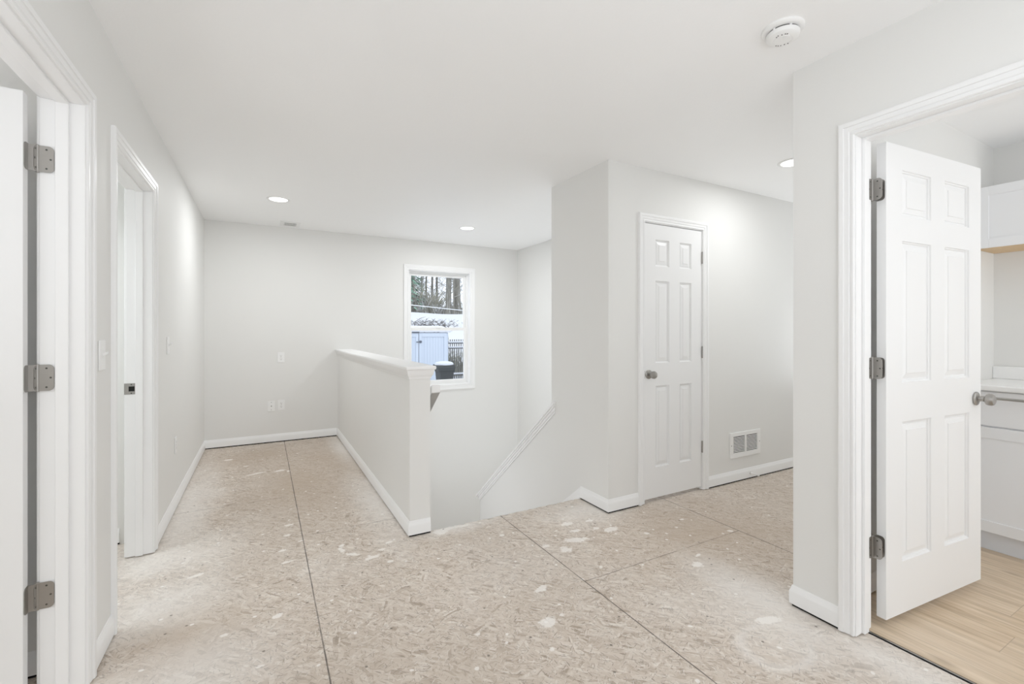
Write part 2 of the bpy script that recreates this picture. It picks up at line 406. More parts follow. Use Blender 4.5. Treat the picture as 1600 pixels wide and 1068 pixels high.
struct('ceiling', MB().box(-3.75, 5.6, YB-.1, YF+.15, CEIL, CEIL+.1), 'ceiling', 'plain white textured ceiling', 'ceiling')
# outside shell so that daylight only enters by the window
struct('roof', MB().box(-4.2, 6, YB-.5, YF+.5, CEIL+.12, CEIL+.2), 'snow', 'snow covered house roof', 'roof')

# ------------------------------------------------------------------ trim profiles
CAS = [(0, 0), (0, .007), (.003, .010), (.009, .010), (.0105, .006), (.016, .006), (.019, .0105), (.035, .0125), (.037, .0165), (.050, .0185), (.055, .0165), (.057, .012), (.057, 0)]
def casing_u(mapf, s0, s1, zb, h, prof=CAS):
    """three-sided casing; mapf(s, z, out) -> world"""
    L = []
    for sx, zz in ((s0, 0), (s0, 1), (s1, 1), (s1, 0)):
        L.append([mapf(sx + (-a if sx == s0 else a), (h+a) if zz else zb, b) for a, b in prof])
    return MB().loops(L)
def jamb_u(mapf, s0, s1, zb, h, d0, d1, th=.018):
    mb = MB(); mb2 = []
    def bx(a, b, c, d, e, f):
        ps = [mapf(s, z, o) for o in (e, f) for z in (c, d) for s in (a, b)]
        mb.add(ps, [(0,2,3,1), (4,5,7,6), (0,1,5,4), (2,6,7,3), (0,4,6,2), (1,3,7,5)])
    bx(s0-th, s0, zb, h, d0, d1); bx(s1, s1+th, zb, h, d0, d1); bx(s0-th, s1+th, h, h+th, d0, d1)
    return mb
def stop_u(mapf, s0, s1, zb, h, d0, d1, th=.011):
    mb = MB()
    def bx(a, b, c, d, e, f):
        ps = [mapf(s, z, o) for o in (e, f) for z in (c, d) for s in (a, b)]
        mb.add(ps, [(0,2,3,1), (4,5,7,6), (0,1,5,4), (2,6,7,3), (0,4,6,2), (1,3,7,5)])
    bx(s0, s0+th, zb, h, d0, d1); bx(s1-th, s1, zb, h, d0, d1); bx(s0+th, s1-th, h-th, h, d0, d1)
    return mb
def doorway(name, mapf, d, depth, label, stop=(.0, .0), zb=.006):
    s0, s1, h = d
    root = empty(name, mapf((s0+s1)/2, 0, 0)); tag(root, label, 'door frame', kind='structure')
    obj('casing', casing_u(mapf, s0-.005, s1+.005, zb, h+.005), 'trim', root, smooth=25)
    obj('casing', casing_u(lambda s, z, o: mapf(s, z, -depth-o), s0-.005, s1+.005, zb, h+.005), 'trim', root, smooth=25)
    obj('jamb', jamb_u(mapf, s0, s1, zb, h, .001, -depth-.001), 'trim', root, bevel=.0015)
    if stop[0] != stop[1]: obj('stop_strip', stop_u(mapf, s0, s1, zb, h, stop[0], stop[1]), 'trim', root, bevel=.002)
    return root
mL = lambda s, z, o: (XL+o, s, z)
mR = lambda s, z, o: (RX-o, s, z)
mC = lambda s, z, o: (s, CY-o, z)
doorway('trim_2', mL, D1, XL-XLR, 'white moulded frame of the nearest left doorway with three hinges', (-.040, -.074))
doorway('trim_3', mL, D2, XL-XLR, 'white moulded frame of the farther left doorway without a door leaf', (-.040, -.074))
doorway('trim_4', mR, D3, RXB-RX, 'white moulded frame of the right bathroom doorway', (-.044, -.080))
doorway('trim_5', mC, DC, .115, 'white moulded frame around the narrow closed closet door', (-.038, -.070))

BP = [(0, .013), (.0125, .013), (.0125, .066), (.0105, .074), (.007, .080), (.0055, .090), (.003, .095), (0, .095)]
def base_run(path, side=1, prof=BP):
    """baseboard along a floor path, sticking out to the left (side=1) or right (-1) of it"""
    P = [Vector((p[0], p[1])) for p in path]; L = []
    for i, p in enumerate(P):
        def nrm(a, b):
            d = (b-a).normalized(); return Vector((-d.y, d.x))*side
        if i == 0: m = nrm(P[0], P[1])
        elif i == len(P)-1: m = nrm(P[-2], P[-1])
        else:
            n1, n2 = nrm(P[i-1], p), nrm(p, P[i+1]); m = (n1+n2); m = m/ (1+n1.dot(n2)) if m.length > 1e-6 else n1
        L.append([(p.x+m.x*a, p.y+m.y*a, z) for a, z in prof])
    return MB().loops(L)
GAP_SHADE = [(0, .0005), (.0035, .0005), (.0035, .0126), (0, .0126)]  # profile of the dark strip that paints shade below baseboards
def baseboard(name, path, side, label):
    o = struct(name, base_run(path, side), 'trim', label, 'baseboard', smooth=25)
    obj('gap_shade', base_run(path, side, GAP_SHADE), 'dark', o)  # dark strip painted in for the shade under the baseboard
    return o
cw = .062
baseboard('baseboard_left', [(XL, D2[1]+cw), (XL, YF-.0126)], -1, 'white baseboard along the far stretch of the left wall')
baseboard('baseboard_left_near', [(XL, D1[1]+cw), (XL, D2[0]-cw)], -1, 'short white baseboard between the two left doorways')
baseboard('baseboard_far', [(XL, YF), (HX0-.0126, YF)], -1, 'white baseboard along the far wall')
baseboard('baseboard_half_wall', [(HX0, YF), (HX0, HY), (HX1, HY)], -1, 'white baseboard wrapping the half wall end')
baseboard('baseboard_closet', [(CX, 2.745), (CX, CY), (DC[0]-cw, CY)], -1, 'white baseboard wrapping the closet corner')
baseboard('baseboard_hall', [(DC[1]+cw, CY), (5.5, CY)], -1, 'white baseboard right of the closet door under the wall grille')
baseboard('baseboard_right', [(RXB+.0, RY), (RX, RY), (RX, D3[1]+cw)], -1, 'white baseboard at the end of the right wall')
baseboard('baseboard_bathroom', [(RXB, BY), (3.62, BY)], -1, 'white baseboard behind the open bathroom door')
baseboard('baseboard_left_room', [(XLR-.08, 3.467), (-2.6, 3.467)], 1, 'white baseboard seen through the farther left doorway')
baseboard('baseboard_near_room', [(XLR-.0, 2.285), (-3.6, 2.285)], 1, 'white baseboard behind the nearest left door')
# stair skirt board
sk = MB().prism([(CX, 2.745, .088), (CX, 2.745, -.25), (CX, 4.55, -.25-SL*1.8), (CX, 4.55, .088-SL*1.8)], (-.012, 0, 0))
struct('trim_6', sk, 'trim', 'sloping white skirt board beside the top of the stairs', 'skirt board', bevel=.003)
# half wall cap: board and bed moulding wrapped around the end
cap = empty('trim_7', ((HX0+HX1)/2, HY, 1.0)); tag(cap, 'white moulded wooden cap along the top of the half wall', 'wall cap', kind='structure')
obj('cap_board', MB().box(HX0-.030, HX1+.030, HY-.032, YF, 1.018, 1.040), 'trim', cap, bevel=.006, seg=3)
MP = [(0, .962), (.004, .962), (.006, .972), (.009, .978), (.014, .984), (.017, .996), (.020, 1.006), (.022, 1.018), (0, 1.018)]
obj('bed_moulding', base_run([(HX0, YF), (HX0, HY), (HX1, HY), (HX1, YF)], -1, MP), 'trim', cap, smooth=30)
obj('top_plate', MB().box(HX0, HX1, HY, YF, 1.0, 1.018), 'trim', cap)
# knee wall cap
kc = empty('trim_8', (CX, 3.14, .6)); tag(kc, 'sloping white cap and moulding on top of the knee wall', 'wall cap', kind='structure')
def slope(mb, x0, x1, y0, y1, top, th):
    return mb.prism([(x0, y0, knee_z(y0)+top), (x0, y0, knee_z(y0)+top-th), (x0, y1, knee_z(y1)+top-th), (x0, y1, knee_z(y1)+top)], (x1-x0, 0, 0))
obj('cap_board', slope(slope(MB(), CX-.026, CX, 3.075, 4.60, .028, .022), CX, CX+.14, 3.145, 4.60, .028, .022), 'trim', kc, bevel=.004)
mo = MB(); slope(mo, CX-.020, CX, 3.080, 4.56, .006, .020); slope(mo, CX-.013, CX, 3.083, 4.56, -.014, .028); slope(mo, CX-.008, CX, 3.085, 4.56, -.042, .022)
obj('bed_moulding', mo, 'trim', kc, bevel=.003)
# hidden staircase, going down from the floor edge
st = MB()
for i in range(8):
    st.box(HX1, CX, 2.775+.232*i, 2.775+.232*(i+1)+.02, -.2*(i+1)-.04, -.2*(i+1))
    st.box(HX1, CX, 2.762+.232*i, 2.78+.232*i, -.2*(i+1), -.024-.2*i)
struct('stairs', st, 'osb', 'wooden stair treads going down behind the floor edge', 'stairs')

# ------------------------------------------------------------------ hardware
def rounded_leaf(w, h, r=.014, n=6):
    """leaf outline in (x, z): straight edge at x=0, rounded far corners"""
    p = [(0, -h/2)]
    for i in range(n+1):
        a = -PI/2+PI/2*i/n; p.append((w-r+r*math.cos(a), -h/2+r+r*math.sin(a)))
    for i in range(n+1):
        a = PI/2*i/n; p.append((w-r+r*math.cos(a), h/2-r+r*math.sin(a)))
    p.append((0, h/2)); return p
def hinge(parent, pin, z, dleaf, djamb, wl, wj, t=.0022, nl=None, nj=None, h=.089):
    """pin (x, y); dleaf/djamb: unit directions of the leaves in plan; nl/nj: normals that face the viewer"""
    px, py = pin
    k = MB()
    for a, b in ((-.5, -.3), (-.29, -.1), (-.09, .1), (.11, .3), (.31, .5)):
        k.lathe([(.0058, a*h), (.0058, b*h)], (px, py, z), n=12)
    k.lathe([(.0035, -.53*h), (.005, -.515*h), (.005, .515*h), (.0035, .53*h)], (px, py, z), n=10)
    def leaf(d, nrm, w):
        pts = [(px+d[0]*a+nrm[0]*.0004, py+d[1]*a+nrm[1]*.0004, z+b) for a, b in rounded_leaf(w, h)]
        k.prism(pts, (nrm[0]*t, nrm[1]*t, 0))
    leaf(dleaf, nl, wl); leaf(djamb, nj, wj)
    o = obj('hinge', k, 'nickel', parent, loc=(px, py, z), smooth=35)
    for d, nrm, w in ((dleaf, nl, wl), (djamb, nj, wj)):
        for a, b in ((.55, .36), (.8, 0), (.55, -.36)):
            c = Vector((px+d[0]*w*a, py+d[1]*w*a, z+b*h))+Vector((nrm[0], nrm[1], 0))*(t+.0004)
            ax = 'y' if abs(nrm[1]) > abs(nrm[0]) else 'x'
            obj('screw', MB().lathe([(.0032, -.0003), (.0032, .0008), (.001, .0003)], c, ax, 10), 'screw', o)
    return o
def knob(parent, c, d, name='door_knob'):
    """round knob, base at c, sticking out along +-y (d)"""
    o = obj(name, MB().lathe([(.012, d*.010), (.0115, d*.030), (.016, d*.034), (.0245, d*.038), (.0275, d*.046), (.0275, d*.056), (.024, d*.064), (.014, d*.068), (.001, d*.069)], c, 'y', 28), 'nickel', parent, loc=c, smooth=40)
    obj('rose', MB().lathe([(.033, 0), (.033, d*.005), (.029, d*.009), (.015, d*.012), (.0125, d*.012)], c, 'y', 28), 'nickel', o, smooth=40)
    return o

def panel_slab(w, h, t, xs, zs):
    """six-panel moulded slab: x 0..w, y 0 (front) .. t, z 0..h"""
    mb = MB()
    XC = [0]+[q for p in xs for q in p]+[w]; ZC = [0]+[q for p in zs for q in p]+[h]
    rings = [(0, 0), (.002, .006), (.006, .0075), (.008, .013), (.016, .0135), (.0175, .010), (.038, .005), (.0395, .002)]
    for face in (0, 1):
        Y = (lambda d: d) if face == 0 else (lambda d: t-d)
        for i in range(len(XC)-1):
            for j in range(len(ZC)-1):
                x0, x1, z0, z1 = XC[i], XC[i+1], ZC[j], ZC[j+1]
                if i % 2 == 1 and j % 2 == 1:
                    L = [[(x0+a, Y(d), z0+a), (x1-a, Y(d), z0+a), (x1-a, Y(d), z1-a), (x0+a, Y(d), z1-a)] for a, d in rings]
                    n0 = len(mb.v); mb.loops(L, caps=False)
                    mb.f.append(tuple(range(len(mb.v)-4, len(mb.v))))
                else:
                    mb.add([(x0, Y(0), z0), (x1, Y(0), z0), (x1, Y(0), z1), (x0, Y(0), z1)], [(0, 1, 2, 3)])
    for i in range(len(XC)-1):
        for z in (0, h): mb.add([(XC[i], 0, z), (XC[i+1], 0, z), (XC[i+1], t, z), (XC[i], t, z)], [(0, 1, 2, 3)])
    for j in range(len(ZC)-1):
        for q in (0, w): mb.add([(q, 0, ZC[j]), (q, 0, ZC[j+1]), (q, t, ZC[j+1]), (q, t, ZC[j])], [(0, 1, 2, 3)])
    return mb
def merged(o):
    bm = bmesh.new(); bm.from_mesh(o.data); bmesh.ops.remove_doubles(bm, verts=bm.verts, dist=1e-5)
    bmesh.ops.recalc_face_normals(bm, faces=bm.faces); bm.to_mesh(o.data); bm.free()
def shift(mb, f): mb.v = [tuple(f(Vector(p))) for p in mb.v]; return mb

# closet door (closed, flush with its frame)
zC = .030
cd = panel_slab(.606, 2.012, .035, [(.108, .250), (.362, .492)], [(.222, .822), (.990, 1.598), (1.706, 1.902)])
shift(cd, lambda p: p+Vector((2.433, CY+.002, zC)))
closet = obj('door_1', cd, 'door', loc=(2.433, CY+.002, zC), bevel=0); merged(closet)
tag(closet, 'narrow closed white six-panel closet door', 'door', kind='structure')
for z in (1.835, 1.090, .345):
    hinge(closet, (3.0415, CY-.0055), z, (0, 1), (0, 1), .02, .02, nl=(-1, 0), nj=(1, 0))
knob(closet, (2.470, CY+.002, .940), -1)
obj('latch_plate', MB().box(2.4285, 2.4335, CY+.0005, CY+.004, .912, .968), 'nickel', closet)
# bathroom door (open into the bathroom)
ang = math.radians(-5.0); Hc = Vector((2.291, .9205, .045))
Rm = Matrix.Rotation(ang, 3, 'Z')
bd = panel_slab(.790, 2.006, .035, [(.118, .345), (.458, .678)], [(.222, .822), (.990, 1.598), (1.706, 1.902)])
shift(bd, lambda p: Rm @ p + Hc)
bath = obj('door_2', bd, 'door', loc=Hc); merged(bath)
tag(bath, 'open white six-panel bathroom door at right', 'door', kind='structure')
u = Rm @ Vector((1, 0, 0)); nn = Rm @ Vector((0, 1, 0))
for z in (1.852, 1.100, .346):
    # leaf lies on the hinge edge of the open door, pin beside the jamb
    e0 = Hc + nn*.041
    pinp = (2.2625, .9585)
    k = hinge(bath, pinp, z, (-nn.x, -nn.y), (-1, 0), .038, .036, nl=(-u.x, -u.y), nj=(0, -1))
    obj('leaf_bend', MB().prism([(pinp[0]-.001, pinp[1]-.004, z-.044), (pinp[0]-.001, pinp[1]-.004, z+.044), (Hc.x+nn.x*.034, Hc.y+nn.y*.034, z+.044), (Hc.x+nn.x*.034, Hc.y+nn.y*.034, z-.044)], (-.001, -.002, 0)), 'nickel', k)
    # the door leaf plate on the edge itself
    pts = [(Hc.x+nn.x*(.034-a), Hc.y+nn.y*(.034-a), z+b) for a, b in rounded_leaf(.030, .089)]
    obj('door_leaf_plate', MB().prism(pts, (-u.x*.0022, -u.y*.0022, 0)), 'nickel', k)
    for a, b in ((.012, .03), (.021, 0), (.012, -.03)):
        c = Vector((Hc.x+nn.x*(.034-a), Hc.y+nn.y*(.034-a), z+b)) - u*.0022
        obj('screw', MB().lathe([(.003, -.0008), (.003, .0006), (.001, .0002)], c, 'x', 10), 'screw', k)
kc_ = Hc + u*.740 + Vector((0, 0, .930-.045))
knob(bath, kc_, -1)
knob(bath, kc_+nn*.035, 1, 'door_knob')
# left door (open into the near left room), seen edge-on
ld = panel_slab(.775, 2.005, .035, [(.115, .335), (.450, .665)], [(.222, .822), (.990, 1.598), (1.706, 1.902)])
LH = Vector((-.690, 2.0755, .038))
shift(ld, lambda p: Vector((LH.x-p.x, LH.y+p.y, LH.z+p.z)))
leftd = obj('door_3', ld, 'door', loc=LH); merged(leftd)
tag(leftd, 'open white door at the left edge, hinged in the nearest doorway', 'door', kind='structure')
for z in (1.838, 1.098, .362):
    k = hinge(leftd, (-.6675, 2.1145), z, (-.55, -.835), (1, 0), .012, .042, nl=(.835, -.55), nj=(0, -1))
    pts = [(LH.x, LH.y+.035-a, z+b) for a, b in rounded_leaf(.030, .089)]
    obj('door_leaf_plate', MB().prism(pts, (.0022, 0, 0)), 'nickel', k)
    obj('leaf_bend', MB().prism([(-.668, 2.111, z-.044), (-.668, 2.111, z+.044), (LH.x+.001, LH.y+.033, z+.044), (LH.x+.001, LH.y+.033, z-.044)], (.001, -.002, 0)), 'nickel', k)
# strike plate on the farther left doorway
sp = MB().box(-.672, -.612, D2[1]-.0015, D2[1]+.001, .905, .967)
spo = tag(obj('strike_plate', sp, 'nickel', loc=(-.642, D2[1], .936), bevel=.0006), 'nickel strike plate on the jamb of the farther left doorway', 'strike plate')
obj('latch_hole', MB().box(-.652, -.626, D2[1]-.0022, D2[1], .922, .950), 'dark', spo)
for z in (.912, .960): obj('screw', MB().lathe([(.0035, -.0005), (.0035, .0006)], (-.640, D2[1]-.0018, z), 'y', 10), 'screw', spo)

# ------------------------------------------------------------------ window
wn = empty('window_1', ((WIN[0]+WIN[1])/2, YF, WIN[2])); tag(wn, 'white double-hung window above the stairwell looking out on snow', 'window', kind='structure')
def ring_box(mb, x0, x1, z0, z1, t, y0, y1, tb=None, tt=None):
    tb = t if tb is None else tb; tt = t if tt is None else tt
    mb.box(x0, x0+t, y0, y1, z0, z1); mb.box(x1-t, x1, y0, y1, z0, z1)
    mb.box(x0+t, x1-t, y0, y1, z0, z0+tb); mb.box(x0+t, x1-t, y0, y1, z1-tt, z1); return mb
def casing_ring(x0, x1, z0, z1, prof):
    L = []
    for sx, sz in ((-1, -1), (1, -1), (1, 1), (-1, 1)):
        L.append([((x0 if sx < 0 else x1)+sx*a, YF-b, (z0 if sz < 0 else z1)+sz*a) for a, b in prof])
    return MB().loops(L, close=True)
WCAS = [(a*1.12, b) for a, b in CAS]
obj('casing', casing_ring(*WIN, WCAS), 'trim', wn, smooth=25)
wx0, wx1, wz0, wz1 = WIN
obj('reveal', ring_box(MB(), wx0-.001, wx1+.001, wz0-.001, wz1+.001, .010, YF+.001, YF+.149), 'trim', wn)
obj('frame', ring_box(MB(), wx0+.006, wx1-.006, wz0+.006, wz1-.006, .024, YF+.075, YF+.14), 'plastic', wn, bevel=.003)
zm = 1.285
us = obj('upper_sash', ring_box(MB(), wx0+.030, wx1-.030, zm-.02, wz1-.030, .036, YF+.105, YF+.130), 'plastic', wn, bevel=.003)
obj('pane', MB().box(wx0+.060, wx1-.060, YF+.115, YF+.119, zm, wz1-.06), 'glass', us)
ls = obj('lower_sash', ring_box(MB(), wx0+.030, wx1-.030, wz0+.030, zm+.022, .036, YF+.080, YF+.104, tt=.044), 'plastic', wn, bevel=.003)
obj('pane', MB().box(wx0+.060, wx1-.060, YF+.090, YF+.094, wz0+.05, zm-.01), 'glass', ls)
obj('sash_lock', MB().box(2.05, 2.11, YF+.07, YF+.082, zm+.010, zm+.024), 'plastic', ls, bevel=.003)

# ------------------------------------------------------------------ ceiling fixtures
def can_light(x, y, label, watt):
    r = empty('recessed_downlight', (x, y, CEIL)); tag(r, label, 'ceiling light', 'recessed ceiling lights')
    obj('trim_ring', MB().lathe([(.095, 0), (.095, -.003), (.088, -.007), (.076, -.006), (.072, -.002), (.072, 0)], (x, y, CEIL), 'z', 40), 'plastic', r, smooth=40)
    obj('lens', MB().lathe([(.073, -.001), (.073, -.0035), (.05, -.0045), (.001, -.005)], (x, y, CEIL), 'z', 40), 'lens', r, smooth=60)
    l = bpy.data.lights.new('can_lamp', 'AREA'); l.shape = 'DISK'; l.size = .14; l.energy = watt; l.color = (.955, .975, .985)
    lo = bpy.data.objects.new('can_lamp', l); C.objects.link(lo); lo.location = (0, 0, -.012); lo.parent = r
    return r
can_light(.121, 4.592, 'round lit recessed ceiling light over the left passage', 10.6)
can_light(2.058, 4.834, 'round lit recessed ceiling light nearest the window over the stairwell', 12.5)
can_light(3.262, 1.855, 'round lit recessed ceiling light in the side hall, half hidden by the right wall', 6.5)
# smoke detector
sx, sy = 1.788, 1.056
sd = empty('smoke_detector', (sx, sy, CEIL)); tag(sd, 'round white smoke detector on the ceiling at upper right', 'smoke detector')
obj('mount_plate', MB().lathe([(.074, 0), (.074, -.008), (.070, -.012), (.060, -.014), (.054, -.014)], (sx, sy, CEIL), 'z', 48), 'plastic', sd, smooth=40)
obj('vent_slot', MB().lathe([(.0535, -.013), (.0535, -.021)], (sx, sy, CEIL), 'z', 48), 'slot', sd, smooth=40)
hs = obj('housing', MB().lathe([(.058, -.021), (.0585, -.026), (.0565, -.036), (.050, -.041), (.034, -.0435), (.0335, -.0425), (.031, -.0425), (.0305, -.0438), (.001, -.044)], (sx, sy, CEIL), 'z', 48), 'plastic', sd, smooth=40)
for a in range(0, 360, 60):
    c, s_ = math.cos(math.radians(a)), math.sin(math.radians(a))
    obj('rib', MB().box(sx+.0545*c-.003, sx+.0545*c+.003, sy+.0545*s_-.003, sy+.0545*s_+.003, CEIL-.022, CEIL-.012), 'plastic', sd)
obj('test_button', MB().lathe([(.012, -.0436), (.012, -.0465), (.009, -.0475), (.001, -.0476)], (sx-.008, sy-.018, CEIL), 'z', 24), 'plastic', hs, smooth=40)
for dx, dy in ((-.040, -.006), (-.037, .002), (-.034, -.017), (-.028, -.027), (-.022, -.031), (.020, .030), (.027, .024), (.033, .013), (.012, .034), (.038, .002)):
    a = math.atan2(dy, dx)
    obj('mark', MB().lathe([(.0024, -.0412), (.0024, -.0446), (.001, -.0448)], (sx+dx, sy+dy, CEIL), 'z', 8), 'slot', hs)
# ceiling supply register
vx, vy = .263, 5.60
cv = empty('ceiling_vent', (vx, vy, CEIL)); tag(cv, 'small white supply vent in the ceiling beside the far wall', 'vent')
obj('frame', MB().box(vx-.10, vx+.10, vy-.125, vy-.075, CEIL-.006, CEIL).box(vx-.10, vx+.10, vy+.075, vy+.125, CEIL-.006, CEIL).box(vx-.10, vx-.06, vy-.075, vy+.075, CEIL-.006, CEIL).box(vx+.06, vx+.10, vy-.075, vy+.075, CEIL-.006, CEIL), 'plastic', cv, bevel=.002)
obj('duct_opening', MB().box(vx-.06, vx+.06, vy-.075, vy+.075, CEIL-.0012, CEIL-.0004), 'slot', cv)
lv = MB()
for i in range(8):
    xx = vx-.052+i*.015; lv.prism([(xx-.005, vy-.075, CEIL-.0055), (xx-.003, vy-.075, CEIL-.0058), (xx+.002, vy-.075, CEIL-.0015), (xx, vy-.075, CEIL-.0012)], (0, .15, 0))
lv.box(vx-.06, vx+.06, vy-.003, vy+.003, CEIL-.006, CEIL-.001)
obj('louver', lv, 'plastic', cv)

# ------------------------------------------------------------------ wall plates
def plate_local(kind):
    """plate built in (s, z, out); returns list of (name, mb, mat, subparts)"""
    return kind
def make_plate(name, mapf, s, z, kind, label, cat, group=None):
    root = empty(name, mapf(s, z, 0)); tag(root, label, cat, group)
    def bx(mb, a, b, c, d, e, f):
        ps = [mapf(s+q, z+r, o) for o in (e, f) for r in (c, d) for q in (a, b)]
        return mb.add(ps, [(0,2,3,1), (4,5,7,6), (0,1,5,4), (2,6,7,3), (0,4,6,2), (1,3,7,5)])
    pl = obj('cover_plate', bx(MB(), -.036, .036, -.058, .058, 0, .006), 'plastic', root, bevel=.003)
    if kind == 'switch':
        for q in (.0305, -.0305): obj('screw', bx(MB(), -.003, .003, q-.0025, q+.0025, .006, .0068), 'plastic', pl)
        obj('surround', bx(MB(), -.006, .006, -.013, .013, .006, .0072), 'plastic', root, bevel=.0008)
        tg = MB(); ps = [mapf(s+q, z+r, o) for q in (-.0045, .0045) for r, o in ((-.006, .006), (.006, .006), (.014, .021), (.007, .023))]
        tg.add(ps, [(0,1,2,3), (4,7,6,5), (0,4,5,1), (1,5,6,2), (2,6,7,3), (3,7,4,0)])
        obj('toggle', tg, 'plastic', root, bevel=.001)
    elif kind == 'outlet':
        for dz in (.0195, -.0195):
            rc = obj('receptacle', bx(MB(), -.0165, .0165, dz-.014, dz+.014, .006, .0075), 'plastic', root, bevel=.004)
            sl = MB(); bx(sl, -.008, -.0055, dz-.001, dz+.008, .0073, .0079); bx(sl, .0055, .008, dz-.001, dz+.007, .0073, .0079); bx(sl, -.0028, .0028, dz-.010, dz-.0045, .0073, .0079)
            obj('slot', sl, 'slot', rc)
        obj('screw', bx(MB(), -.003, .003, -.003, .003, .006, .0072), 'steel', pl)
    else:
        a = mapf(s, z, .006); b = mapf(s, z, .016)
        obj('connector', MB().tube([a, b], .0056, 10), 'slot', root)
        for q in (.041, -.041): obj('screw', bx(MB(), -.003, .003, q-.003, q+.003, .006, .0068), 'slot', pl)
    return root
mF = lambda s, z, o: (s, YF-o, z)
make_plate('light_switch', mL, 2.298, 1.163, 'switch', 'white toggle light switch between the two left doorways', 'light switch', 'light switches')
make_plate('light_switch', mL, 3.690, 1.163, 'switch', 'white toggle light switch on left wall past the farther doorway', 'light switch', 'light switches')
make_plate('wall_outlet', mL, 3.990, .446, 'outlet', 'white outlet low on the left wall, seen nearly edge-on', 'outlet', 'power outlets')
make_plate('wall_outlet', mF, .179, .957, 'outlet', 'white outlet at mid height on the far wall, above the low pair', 'outlet', 'power outlets')
make_plate('wall_outlet', mF, .182, .418, 'outlet', 'white outlet low on the far wall, right one of the pair', 'outlet', 'power outlets')
make_plate('cable_outlet', mF, .082, .412, 'coax', 'white cable jack plate low on far wall with one dark connector', 'cable jack')

# wall return grille
gx0, gx1, gz0, gz1 = 3.378, 3.782, .202, .412
gr = empty('wall_grille', ((gx0+gx1)/2, CY, (gz0+gz1)/2)); tag(gr, 'white louvered return air grille low on wall right of closet door', 'air grille')
def gbox(mb, a, b, c, d, e, f): return mb.box(a, b, CY-f, CY-e, c, d)
fr = MB(); bw = .040
gbox(fr, gx0, gx1, gz0, gz0+.034, 0, .010); gbox(fr, gx0, gx1, gz1-.034, gz1, 0, .010); gbox(fr, gx0, gx0+bw, gz0+.034, gz1-.034, 0, .010); gbox(fr, gx1-bw, gx1, gz0+.034, gz1-.034, 0, .010)
gbox(fr, (gx0+gx1)/2-.010, (gx0+gx1)/2+.010, gz0+.034, gz1-.034, 0, .010)
obj('frame', fr, 'plastic', gr, bevel=.002)
obj('duct_opening', gbox(MB(), gx0+bw, gx1-bw, gz0+.034, gz1-.034, .0005, .0012), 'dark', gr)
for col in ((gx0+bw, (gx0+gx1)/2-.010), ((gx0+gx1)/2+.010, gx1-bw)):
    for i in range(11):
        zz = gz0+.036+i*.0127
        obj('louver', MB().prism([(col[0], CY-.0095, zz), (col[0], CY-.0095, zz+.0042), (col[0], CY-.0055, zz+.0056), (col[0], CY-.0055, zz+.0014)], (col[1]-col[0], 0, 0)), 'plastic', gr)
for xx in (gx0+.016, gx1-.016): obj('screw', MB().lathe([(.004, -.0115), (.004, -.0095)], (xx, CY, (gz0+gz1)/2), 'y', 10), 'slot', gr)
# door stop on the baseboard
ds = MB().lathe([(.011, 0), (.011, -.004), (.006, -.006), (.0055, -.060), (.0085, -.062), (.0085, -.074), (.006, -.077), (.001, -.0775)], (3.640, CY-.0125, .050), 'y', 16)
dso = tag(obj('door_stop', ds, 'plastic', loc=(3.640, CY-.0125, .050), smooth=35), 'small white rigid door stop sticking out of the baseboard below the wall grille', 'door stop')
obj('base_screw', MB().lathe([(.0125, 0), (.0125, -.003), (.009, -.0046)], (3.640, CY-.0125, .050), 'y', 16), 'steel', dso, smooth=35)

# handrail inside the stairwell, on the hidden face of the half wall
hr = empty('handrail', (.96, 2.76, .89)); tag(hr, 'white stair handrail end peeking past the half wall below the window', 'handrail')
rp = [(.932, 0), (.932, -.050), (.990, -.050), (.990, -.008), (.982, 0)]
Lr = []
for y, dz, sl in ((2.760, .918, 0), (4.75, .918-.80*1.99, 0)):
    Lr.append([(a, y, dz+b) for a, b in rp])
obj('rail', MB().loops(Lr), 'rail', hr, bevel=.003)
obj('underside', MB().loops([[(.934, y, zz-.0505), (.988, y, zz-.0505), (.988, y, zz-.0525), (.934, y, zz-.0525)] for y, zz in ((2.763, .9156), (4.74, .918-.80*1.98))]), 'rail_shade', hr)  # grey strip that paints the shadow on the rail's underside
for y in (2.93, 3.85):
    zz = .918-.80*(y-2.76)-.05
    b = obj('bracket', MB().box(.917, .921, y-.02, y+.02, zz-.085, zz-.030).tube([(.921, y, zz-.055), (.955, y, zz-.055), (.961, y, zz-.046), (.961, y, zz-.004)], .007, 8), 'steel', hr, smooth=40)
    obj('screw', MB().lathe([(.004, 0), (.004, .002)], (.921, y, zz-.075), 'x', 8), 'screw', b)

# ------------------------------------------------------------------ bathroom fittings
VX, VT = 3.60, .952
va = empty('vanity', (3.9, .64, 0)); tag(va, 'white bathroom vanity cabinet half hidden by the open door', 'vanity')
vy0, vy1 = .17, 1.086
obj('carcass', MB().box(VX+.018, BX-.002, vy0, vy1, .115, .920), 'cabinet', va)
obj('toe_kick', MB().box(3.652, BX-.002, vy0+.02, vy1, .005, .115), 'toe', va)
obj('false_front', MB().box(VX, VX+.018, vy0+.004, vy1-.004, .722, .914), 'cabinet', va, bevel=.002)
def shaker(x, y0, y1, z0, z1, fw=.062):
    mb = MB(); mb.box(x+.007, x+.018, y0+fw-.002, y1-fw+.002, z0+fw-.002, z1-fw+.002)
    mb.box(x, x+.018, y0, y0+fw, z0, z1); mb.box(x, x+.018, y1-fw, y1, z0, z1); mb.box(x, x+.018, y0+fw, y1-fw, z0, z0+fw); mb.box(x, x+.018, y0+fw, y1-fw, z1-fw, z1); return mb
for a, b in ((vy0+.004, .626), (.630, vy1-.004)):
    d = obj('cabinet_door', shaker(VX, a, b, .120, .712), 'cabinet', va, bevel=.0015)
